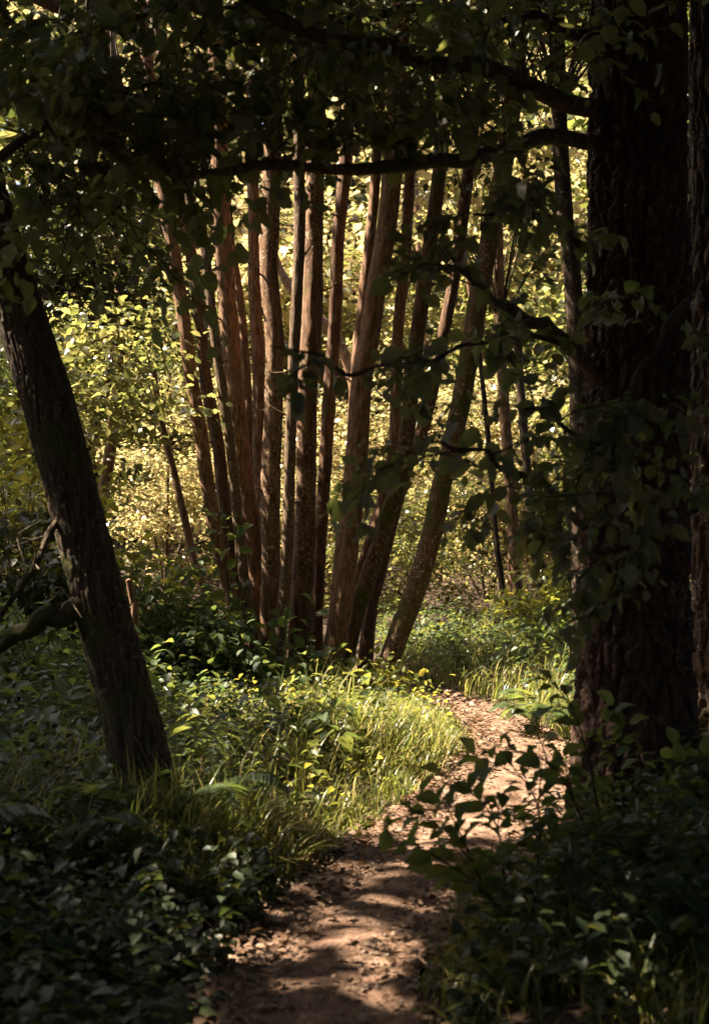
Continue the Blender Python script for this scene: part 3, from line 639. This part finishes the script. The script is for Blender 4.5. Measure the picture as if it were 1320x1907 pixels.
def shrub(x, y, sc, k, rot, lab, mat, name='leafy_shrub', group='leafy shrubs behind the clump', cat='shrub'):
    t = thing(name, (x, y, float(gz(x, y))), lab, cat, group); t.scale = (sc, sc, sc); t.rotation_euler = (0, 0, rot)
    fo = link_mesh('foliage', src[k][0], None, t); fo.material_slots[0].link = 'OBJECT'; fo.material_slots[0].material = mat; link_mesh('stem', src[k][1], None, t); return t
g = rng(55); cnt = 0
tiers = [(17.5, .75, [-4.2, -2.4, -.9, .6, 1.9, 3.2]), (20.0, 1.15, [-5.6, -3.4, -1.6, .3, 2.1, 4.0, 5.8]), (23.0, 1.75, [-6.5, -3.8, -1.4, 1.2, 3.6, 6.2]), (27.0, 2.6, [-8, -4.4, -1.0, 2.4, 5.6, 9]), (32.5, 4.8, [-11, -5.5, 0, 5.5, 11]), (41, 7.4, [-15, -7.5, 0, 7.5, 15])]
tn = ['low shrub of the front row', 'shrub of the second row', 'tall shrub of the third row', 'tree-high leafy mass of the fourth row', 'high tree foliage of the fifth row', 'highest blurred tree foliage of the last row']
pn = ['first from the left', 'second from the left', 'third from the left', 'fourth from the left', 'fifth from the left', 'sixth from the left', 'seventh from the left']
for ti, (y, sc, xl) in enumerate(tiers):
    for xi, x in enumerate(xl):
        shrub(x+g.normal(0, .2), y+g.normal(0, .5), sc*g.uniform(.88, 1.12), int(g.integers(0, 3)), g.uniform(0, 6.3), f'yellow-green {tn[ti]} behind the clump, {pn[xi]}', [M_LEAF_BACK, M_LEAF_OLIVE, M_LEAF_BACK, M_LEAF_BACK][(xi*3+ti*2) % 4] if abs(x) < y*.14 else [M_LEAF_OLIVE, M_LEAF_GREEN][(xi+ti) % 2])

# woods closing the sides and the space behind the camera, one mass
g = rng(66); ps, axs, nrs, ss = [], [], [], []
for a in np.radians(np.arange(26, 312, 6.0)):
    rr = 11.5+g.normal(0, .8); c0 = np.array([math.sin(a)*rr, 4+math.cos(a)*rr, 0])
    hh = 3.2 if R(200) < a < R(226) or a > R(286) else 4.6
    p, ax, nr, s, _ = crown_cloud(g, 1900, c0+[0, 0, hh], np.array([1.6, 1.6, hh]), .26, 30, .45, .5)
    ps.append(p); axs.append(ax); nrs.append(nr); ss.append(s)
ps = np.vstack(ps); ok = ps[:, 2] > 0
woods = link_mesh('surrounding_woods', leaf_mass(T_FOUR, ps[ok], np.vstack(axs)[ok], np.vstack(nrs)[ok], np.concatenate(ss)[ok], uv=False), M_LEAF_CANOPY)
tag(woods, 'dark mass of woodland leaves closing both sides', 'woods', kind='stuff')

def bush(loc_px, d, h, r, n, leaf, lab, seed, mat=M_LEAF_LOW, name='low_bush', tpl=T_SIX, flat=.4, clusters=40):
    g = rng(4000+seed); b = P(loc_px[0], loc_px[1], d); b[2] = float(gz(b[0], b[1])); t = thing(name, b, lab, 'bush')
    p, ax, nr, s_, cl = crown_cloud(g, n, b+np.array([0, 0, h*.5]), np.array([r, r, h*.5]), leaf, clusters, .13, flat)
    ok = p[:, 2] > gz(p[:, 0], p[:, 1])+.03
    link_mesh('foliage', leaf_mass(tpl, p[ok]-b, ax[ok], nr[ok], s_[ok], uv=False), mat, t)
    mb = MB()
    for e in cl[:18]: mb.tube([b+[g.normal(0, .05), g.normal(0, .05), -.05], b+(e-b)*[.4, .4, .55], e], [.008, .006, .002], 5, n=9)
    mb.build('stem', M_TWIG, t, b); return t
bush((330, 1240), 11.2, 1.0, .6, 1100, .085, 'green bush with broad leaves between the leaning tree and the clump', 1)
bush((385, 1260), 11.0, .55, .40, 600, .085, 'dark green bush at the left foot of the clump', 2)
bush((420, 1300), 10.9, .40, .34, 400, .085, 'leafy bush covering the feet of the left stems of the clump', 9)
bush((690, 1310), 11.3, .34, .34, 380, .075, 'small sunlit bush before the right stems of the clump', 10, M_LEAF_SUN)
bush((60, 1150), 11.0, 1.5, .85, 2200, .10, 'thicket with shade-darkened leaves behind the mossy branch at the left edge', 11, M_LEAF_CANOPY)  # dark leaf colour stands in for deep shade at this spot
bush((575, 1290), 11.5, .26, .32, 300, .080, 'low bush in front of the middle of the clump', 3)
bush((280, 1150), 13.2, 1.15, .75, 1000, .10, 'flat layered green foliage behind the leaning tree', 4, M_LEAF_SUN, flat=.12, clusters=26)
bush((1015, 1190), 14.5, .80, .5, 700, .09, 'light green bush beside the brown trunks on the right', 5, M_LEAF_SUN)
bush((1080, 1230), 12.6, .6, .5, 600, .08, 'low green bush left of the massive furrowed trunk', 6)
bush((40, 1250), 9.6, .7, .6, 900, .085, 'shaded bush left of the leaning tree', 7)
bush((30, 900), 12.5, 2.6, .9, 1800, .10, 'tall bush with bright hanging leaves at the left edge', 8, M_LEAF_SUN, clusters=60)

# ------------------------------------------------------------------ fallen log, undergrowth, grass
lg = P(850, 1188, 15.5); lg[2] = float(gz(lg[0], lg[1]))+.10
log_t = thing('fallen_log', lg, 'dark fallen log lying at the far end of the clearing', 'log')
mb = MB(); mb.tube([lg+[-.75, .1, -.02], lg+[-.2, 0, .03], lg+[.4, -.05, .0], lg+[.95, .05, .06]], [.12, .115, .10, .08], 24, n=60, disp=bark_disp(.012, 3, 5, 2)); mb.build('trunk', M_BARK_DARK, log_t, lg)
mb = MB(); mb.tube([lg+[.3, -.05, .06], lg+[.7, -.15, .16], lg+[1.2, -.2, .2]], [.03, .02, .008], 8, n=20); mb.build('branch', M_TWIG, log_t, lg)

def grass_mesh(name, g, x, y, h, seg=5, width=.0045, lean=.8):
    n = len(x); a = g.uniform(0, 2*math.pi, n); z0 = gz(x, y)-.01
    dx, dy = np.cos(a), np.sin(a); bend = lean*g.uniform(.25, 1.3, n)*h; wd = width*g.uniform(.6, 1.4, n)
    t = np.linspace(0, 1, seg+1); V = np.zeros((n, 2*seg+1, 3))
    for k, u in enumerate(t):
        hh = h*(u-.28*u**3*np.clip(bend/h, 0, 1.2)*1.6); off = bend*u**2.2
        cx, cyy, cz = x+dx*off, y+dy*off, z0+hh
        if k < seg:
            w = wd*(1-u**1.6*.75)
            V[:, 2*k] = np.stack([cx-dy*w, cyy+dx*w, cz], -1); V[:, 2*k+1] = np.stack([cx+dy*w, cyy-dx*w, cz], -1)
        else: V[:, 2*k] = np.stack([cx, cyy, cz], -1)
    q = [(2*k, 2*k+1, 2*k+3, 2*k+2) for k in range(seg-1)]; tr = [(2*seg-2, 2*seg-1, 2*seg)]
    o = (np.arange(n)*(2*seg+1))[:, None, None]
    return mesh_np(name, V.reshape(-1, 3), [(np.array(q)[None]+o).reshape(-1, 4), (np.array(tr)[None]+o).reshape(-1, 3)])
def scatter(g, n, x0, x1, y0, y1, keep):
    xs_, ys_ = [], []
    while sum(map(len, xs_)) < n:
        x = g.uniform(x0, x1, n); y = g.uniform(y0, y1, n); k = keep(x, y) > g.random(n); xs_.append(x[k]); ys_.append(y[k])
    return np.concatenate(xs_)[:n], np.concatenate(ys_)[:n]
g = rng(77)
pcx = lambda y: np.interp(y, pathc[:, 1], pathc[:, 0])
# lit bank of long grass left of the bend
x, y = scatter(g, 18000, -1.8, 1.6, 5.3, 14.5, lambda x, y: (path_dist(x, y) > .02)*(x < pcx(y))*np.exp(-np.clip(-(x-pcx(y)+.55), 0, 9)/.6)*np.clip(.45+1.1*noise3(x*3.5, y*3.5, 1), .06, 1))
hgt = g.uniform(.10, .52, len(x))*(1-.5*sstep(8.7, 9.8, y))*(1+.55*np.exp(-((x+.05)/.5)**2-((y-8.0)/1.0)**2))*(.75+.35*noise3(x*2.2, y*2.2, 5))*np.clip(.45+path_dist(x, y)*1.6, .45, 1)
grass = link_mesh('grass', grass_mesh('grass', g, x, y, np.maximum(hgt, .08)), M_GRASS); tag(grass, 'long sunlit arching grass on the left bank of the path bend', 'grass', kind='stuff')
x, y = scatter(g, 6000, .3, 3.2, 7.8, 16, lambda x, y: (path_dist(x, y) > .02)*(x > pcx(y))*np.clip(.5+noise3(x*2, y*2, 4), .05, 1))
grass2 = link_mesh('grass', grass_mesh('grass', g, x, y, g.uniform(.15, .42, len(x))), M_GRASS); tag(grass2, 'bright grass on the right side beyond the path bend', 'grass', kind='stuff')
x, y = scatter(g, 7000, .1, 2.6, 3.3, 7.2, lambda x, y: (path_dist(x, y) > -.04)*(x > pcx(y))*np.clip(.5+noise3(x*2, y*2, 6), .05, 1))
grass3 = link_mesh('grass', grass_mesh('grass', g, x, y, g.uniform(.1, .34, len(x))*np.clip(.4+path_dist(x, y)*1.5, .4, 1), lean=.8), M_GRASS); tag(grass3, 'shaded tangle of grass at the lower right of the path', 'grass', kind='stuff')
x, y = scatter(g, 700, -2.4, .4, 5.2, 7.0, lambda x, y: (path_dist(x, y) > 0)*(x < pcx(y))*np.clip(.4+noise3(x*2, y*2, 8), .02, 1))
grass4 = link_mesh('grass', grass_mesh('grass', g, x, y, g.uniform(.1, .38, len(x)), lean=.8), M_GRASS); tag(grass4, 'sparse dim grass in the shade at the lower left', 'grass', kind='stuff')

def plants(g, x, y, h, leaf, per, tpl=T_OVAL):
    """low leafy plants: leaves up a stem"""
    n = len(x); z = gz(x, y); lean = g.normal(0, .22, (n, 2)); pos, ax, nr, sz = [], [], [], []
    for k in range(per):
        u = (k+.7)/per; a = k*2.4+g.uniform(0, 6.3, n)*.25+np.arange(n)
        rad = h*(.12+.35*(1-u)*g.random(n))
        p = np.stack([x+lean[:, 0]*h*u+np.cos(a)*rad*.4, y+lean[:, 1]*h*u+np.sin(a)*rad*.4, z+h*(.12+.88*u)*g.uniform(.85, 1.1, n)], -1)
        pos.append(p); ax.append(np.stack([np.cos(a), np.sin(a), g.normal(-.15, .3, n)], -1)); nr.append(np.stack([g.normal(0, .4, n), g.normal(0, .4, n), np.ones(n)], -1)); sz.append(leaf*g.uniform(.5, 1.25, n)*(1-.3*u))
    return leaf_mass(tpl, np.vstack(pos), np.vstack(ax), np.vstack(nr), np.concatenate(sz), uv=False)
x, y = scatter(g, 1500, -4.2, .5, 3.0, 8.5, lambda x, y: (path_dist(x, y) > np.where(y > 5.8, .55, .12)+.15*noise3(x*4, y*4, 0))*(x < pcx(y))*np.clip(.55+noise3(x*1.4, y*1.4, 2), .1, 1)*np.clip(path_dist(x, y)*1.6, .1, 1))
ug = link_mesh('undergrowth', plants(g, x, y, g.uniform(.14, .42, len(x))*(1-.7*np.exp(-((x+.95)/.45)**4-((y-5.6)/.75)**4)), .075, 11, T_SIX), M_LEAF_LOW_SHADED); tag(ug, 'shade-darkened nettles and ivy covering the ground round the leaning tree', 'undergrowth', kind='stuff')
x, y = scatter(g, 600, -4.2, .3, 3.2, 9.5, lambda x, y: (path_dist(x, y) > .3)*(x < pcx(y))*np.clip(.3+1.2*noise3(x*1.1, y*1.1, 12), .02, 1))
ug8 = link_mesh('undergrowth', plants(g, x, y, g.uniform(.2, .5, len(x))*(1-.7*np.exp(-((x+.95)/.45)**4-((y-5.6)/.75)**4)), .085, 14, T_NARROW), M_LEAF_GREEN); tag(ug8, 'narrow-leaved weeds in patches on the shaded left', 'undergrowth', kind='stuff')
x, y = scatter(g, 2300, -5.5, .8, 8.2, 15.5, lambda x, y: (path_dist(x, y) > np.where(y < 10.3, .62, .35)+.25*noise3(x*4, y*4, 0))*(x < pcx(y)-.1)*np.clip(.6+noise3(x*1.2, y*1.2, 2), .1, 1))
ug2 = link_mesh('undergrowth', plants(g, x, y, g.uniform(.16, .42, len(x))*(1-.78*np.exp(-((x+.3)/.8)**4-((y-10.7)/1.7)**4)), .075, 12, T_SIX), M_LEAF_LOW); tag(ug2, 'leafy green undergrowth round the foot of the clump', 'undergrowth', kind='stuff')
x, y = scatter(g, 1700, .3, 4.5, 8.6, 17, lambda x, y: (path_dist(x, y) > .2)*(x > pcx(y))*np.clip(.6+noise3(x*1.2, y*1.2, 7), .1, 1))
ug3 = link_mesh('undergrowth', plants(g, x, y, g.uniform(.15, .45, len(x)), .075, 10, T_SIX), M_LEAF_LOW); tag(ug3, 'bright low plants beyond the bend on the right', 'undergrowth', kind='stuff')
x, y = scatter(g, 500, .3, 3.2, 3.2, 8.0, lambda x, y: (path_dist(x, y) > .15)*(x > pcx(y))*np.clip(.3+1.2*noise3(x*1.1, y*1.1, 15), .02, 1))
ug9 = link_mesh('undergrowth', plants(g, x, y, g.uniform(.2, .5, len(x)), .085, 14, T_NARROW), M_LEAF_GREEN); tag(ug9, 'narrow-leaved weeds in patches on the shaded right', 'undergrowth', kind='stuff')
x, y = scatter(g, 1500, .2, 4.2, 3.0, 8.8, lambda x, y: (path_dist(x, y) > .1)*(x > pcx(y))*np.clip(.6+noise3(x*1.4, y*1.4, 9), .1, 1)*np.clip(path_dist(x, y)*1.5, .1, 1))
ug4 = link_mesh('undergrowth', plants(g, x, y, g.uniform(.15, .5, len(x)), .08, 11, T_SIX), M_LEAF_LOW_SHADED); tag(ug4, 'dark leaves filling the shade at the lower right', 'undergrowth', kind='stuff')

x, y = scatter(g, 420, -1.7, .05, 3.2, 5.6, lambda x, y: (path_dist(x, y) > .0)*(x < pcx(y)))
ug5 = link_mesh('undergrowth', plants(g, x, y, g.uniform(.08, .3, len(x)), .07, 9), M_LEAF_LOW_SHADED); tag(ug5, 'dim ground plants at the lower left edge of the path', 'undergrowth', kind='stuff')
x, y = scatter(g, 260, -4.0, .2, 4.0, 13.0, lambda x, y: (path_dist(x, y) > .4)*(x < pcx(y))*(1-np.exp(-((x+.3)/.8)**4-((y-10.5)/1.9)**4))*(1-np.exp(-((x+.95)/.5)**4-((y-5.5)/.9)**4)))
ug6 = link_mesh('undergrowth', plants(g, x, y, g.uniform(.3, .62, len(x)), .13, 9), M_LEAF_LOW); tag(ug6, 'taller broad-leaved weeds standing out of the ground cover on the left', 'undergrowth', kind='stuff')
x, y = scatter(g, 130, -1.0, 1.0, 6.4, 11.0, lambda x, y: (path_dist(x, y) > .12)*(x < pcx(y)))
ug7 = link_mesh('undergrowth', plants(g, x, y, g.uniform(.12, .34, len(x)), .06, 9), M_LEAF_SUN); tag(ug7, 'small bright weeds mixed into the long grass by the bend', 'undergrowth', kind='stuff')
def fern(px_, d, seed, lab):
    g = rng(5000+seed); b = P(px_, 1500, d); b[2] = float(gz(b[0], b[1])); t = thing('fern', b, lab, 'fern', 'ferns in the shade')
    for k in range(7):
        a = k*.9+g.uniform(-.3, .3); L_ = g.uniform(.32, .5); dx = np.array([math.cos(a), math.sin(a), 0])
        sp = spline([b, b+dx*L_*.3+[0, 0, L_*.45], b+dx*L_*.7+[0, 0, L_*.6], b+dx*L_+[0, 0, L_*.42]], 30)
        mb = MB(); mb.tube(sp[::5], [.003, .002, .0008], 4, n=12); st = mb.build('frond', M_TWIG, t, b)
        lv = []
        for i in range(5, 29):
            tn_ = unit(sp[i+1]-sp[i]) if i < 29 else dx; w = .13*math.sin(math.pi*min(1, (i-3)/27)**.7)+.012
            for sg in (-1, 1):
                ax = unit(np.cross(tn_, [0, 0, 1.])*sg+tn_*.35+[0, 0, -.15]); lv.append((sp[i], ax, np.array([0, 0, 1.])+g.normal(0, .2, 3), w))
        tag(link_mesh('leaflets', leaf_mass(T_FOUR_SLIM, np.array([l[0] for l in lv])-b, np.array([l[1] for l in lv]), np.array([l[2] for l in lv]), np.array([l[3] for l in lv]), uv=False), M_LEAF_LOW, st), kind='stuff')
T_FOUR_SLIM = simple([(0, 0, 0), (.35, -.13, .02), (1, 0, -.10), (.35, .13, .02)], [(0, 1, 2, 3)], [])
fern(350, 6.2, 1, 'fern right of the foot of the leaning tree')
fern(120, 5.6, 3, 'fern in the dark lower left, left of the leaning tree')
fern(1010, 9.6, 4, 'sunlit fern beside the path bend, left of the massive trunk')
fern(1230, 5.2, 5, 'fern in the dark at the lower right corner')
def stalk(pts, d, seed, lab):
    w = px_path(pts, d); b = w[0].copy(); b[2] = float(gz(b[0], b[1])); w[0][2] = b[2]-.03
    t = thing('dry_stalk', b, lab, 'stalk', 'dry stalks'); mb = MB(); mb.tube(w, [.004, .003, .0015], 5, n=16); mb.build('stem', M_STALK, t, b)
M_STALK = bark_mat('dry_stalk', (.12, .085, .05), (.24, .17, .10), (.36, .27, .17), (60, 60, 20), .2)
stalk([(315, 1540), (290, 1450), (250, 1370)], 6.3, 1, 'pale dry stalk crossing the foot of the leaning tree')
stalk([(355, 1560), (358, 1440), (352, 1300)], 6.5, 2, 'upright dry stalk right of the leaning tree')
stalk([(375, 1600), (372, 1500), (376, 1410)], 6.1, 3, 'short dry stalk at the edge of the lit grass')
stalk([(350, 1760), (355, 1700), (412, 1740)], 4.9, 4, 'bent dry stalk at the lower left by the path')

# ------------------------------------------------------------------ saplings with large single leaves
def sapling(name, loc, lab, shoots, leaf, mat=M_LEAF_SAPLING, mesh='sapling_leaf', seed=0, per=9, tpl=T_POINT, cat='sapling', group=None, subs=4):
    g = rng(3000+seed); t = thing(name, loc, lab, cat, group)
    for pts, dep in shoots:
        mb = MB(); w = px_path(pts, dep); sp = mb.tube(w, [.007, .0055, .0035, .0015], 6, n=40); lv, tubes = [], []
        ln = np.linalg.norm(sp[-1]-sp[0])
        def leaves_on(q, k0, n_):
            for k in range(n_):
                i = int(k0*len(q)+(1-k0)*(len(q)-2)*(k+.5)/n_); tn_ = unit(q[min(i+1, len(q)-1)]-q[i-1])
                side = unit(np.cross(tn_, [0, 1., .3])+g.normal(0, .3, 3))*(1 if k % 2 else -1); ax = unit(tn_*.7+side*.8+g.normal(0, .25, 3)+[0, -.15, -.1])
                st_ = leaf*.22; tubes.append((np.array([q[i], q[i]+ax*st_*.5, q[i]+ax*(st_+.004)]), [.0014, .0012, .001], 4))
                lv.append((q[i]+ax*st_, ax, np.array([0, -.25, .8])+g.normal(0, .5, 3), leaf*g.uniform(.6, 1.2)))
        leaves_on(sp, .25, per)
        for k in range(subs):
            i = int(10+26*(k+g.random())/subs); tn_ = unit(sp[i+1]-sp[i-1]); d_ = unit(tn_+g.normal(0, .6, 3)); l_ = ln*g.uniform(.22, .38)
            q = mb.tube([sp[i], sp[i]+d_*l_*.5+[0, 0, .01], sp[i]+d_*l_], [.003, .002, .001], 5, n=16); leaves_on(q, .2, 6)
        add_tubes(mb, tubes); st = mb.build('stem', M_TWIG, t, loc)
        leaf_objects(mesh, tpl, mat, lv, st, loc)
    return t
s0 = np.array([.72, 4.75, .06])
def px_g(x, y, d):
    p = P(x, y, d); p[2] = float(gz(p[0], p[1])); return p
l0 = px_g(960, 1760, 4.9)
sapling('alder_sapling', l0, 'green alder sapling leaning over the right edge of the path', [
    ([(960, 1790), (900, 1650), (860, 1560), (820, 1480)], [4.9, 4.8, 4.7, 4.6]),
    ([(965, 1790), (940, 1640), (925, 1540), (880, 1470)], [4.9, 4.85, 4.8, 4.8]),
    ([(970, 1790), (930, 1700), (880, 1640), (800, 1590)], [4.9, 4.75, 4.6, 4.5]),
    ([(980, 1790), (1000, 1620), (1000, 1500), (950, 1420)], [4.9, 4.9, 4.9, 4.9])], .072, seed=1, per=12)
l1 = px_g(1130, 1640, 5.3)
sapling('alder_sapling', l1, 'leafy sapling at the foot of the massive furrowed trunk', [
    ([(1130, 1660), (1080, 1520), (1020, 1420), (900, 1385)], [5.3, 5.2, 5.1, 5.0]),
    ([(1130, 1660), (1110, 1490), (1080, 1360), (1040, 1260)], [5.3, 5.3, 5.3, 5.2]),
    ([(1140, 1660), (1160, 1520), (1150, 1430), (1130, 1370)], [5.3, 5.3, 5.3, 5.3]),
    ([(1150, 1660), (1220, 1540), (1250, 1450), (1280, 1410)], [5.3, 5.3, 5.4, 5.4])], .072, seed=2, per=9)
l2 = px_g(470, 1280, 11.3)
sapling('hazel_shoot', l2, 'shoot with pale yellow-green leaves in front of the slim clump stem', [
    ([(470, 1300), (455, 1150), (440, 1030), (450, 960)], 11.3), ([(465, 1300), (430, 1130), (420, 1010), (410, 950)], 11.3), ([(480, 1300), (500, 1240), (520, 1210), (540, 1160)], 11.2), ([(500, 1320), (560, 1250), (572, 1190), (590, 1110)], 11.2)],
    .12, seed=3, per=8, subs=1)
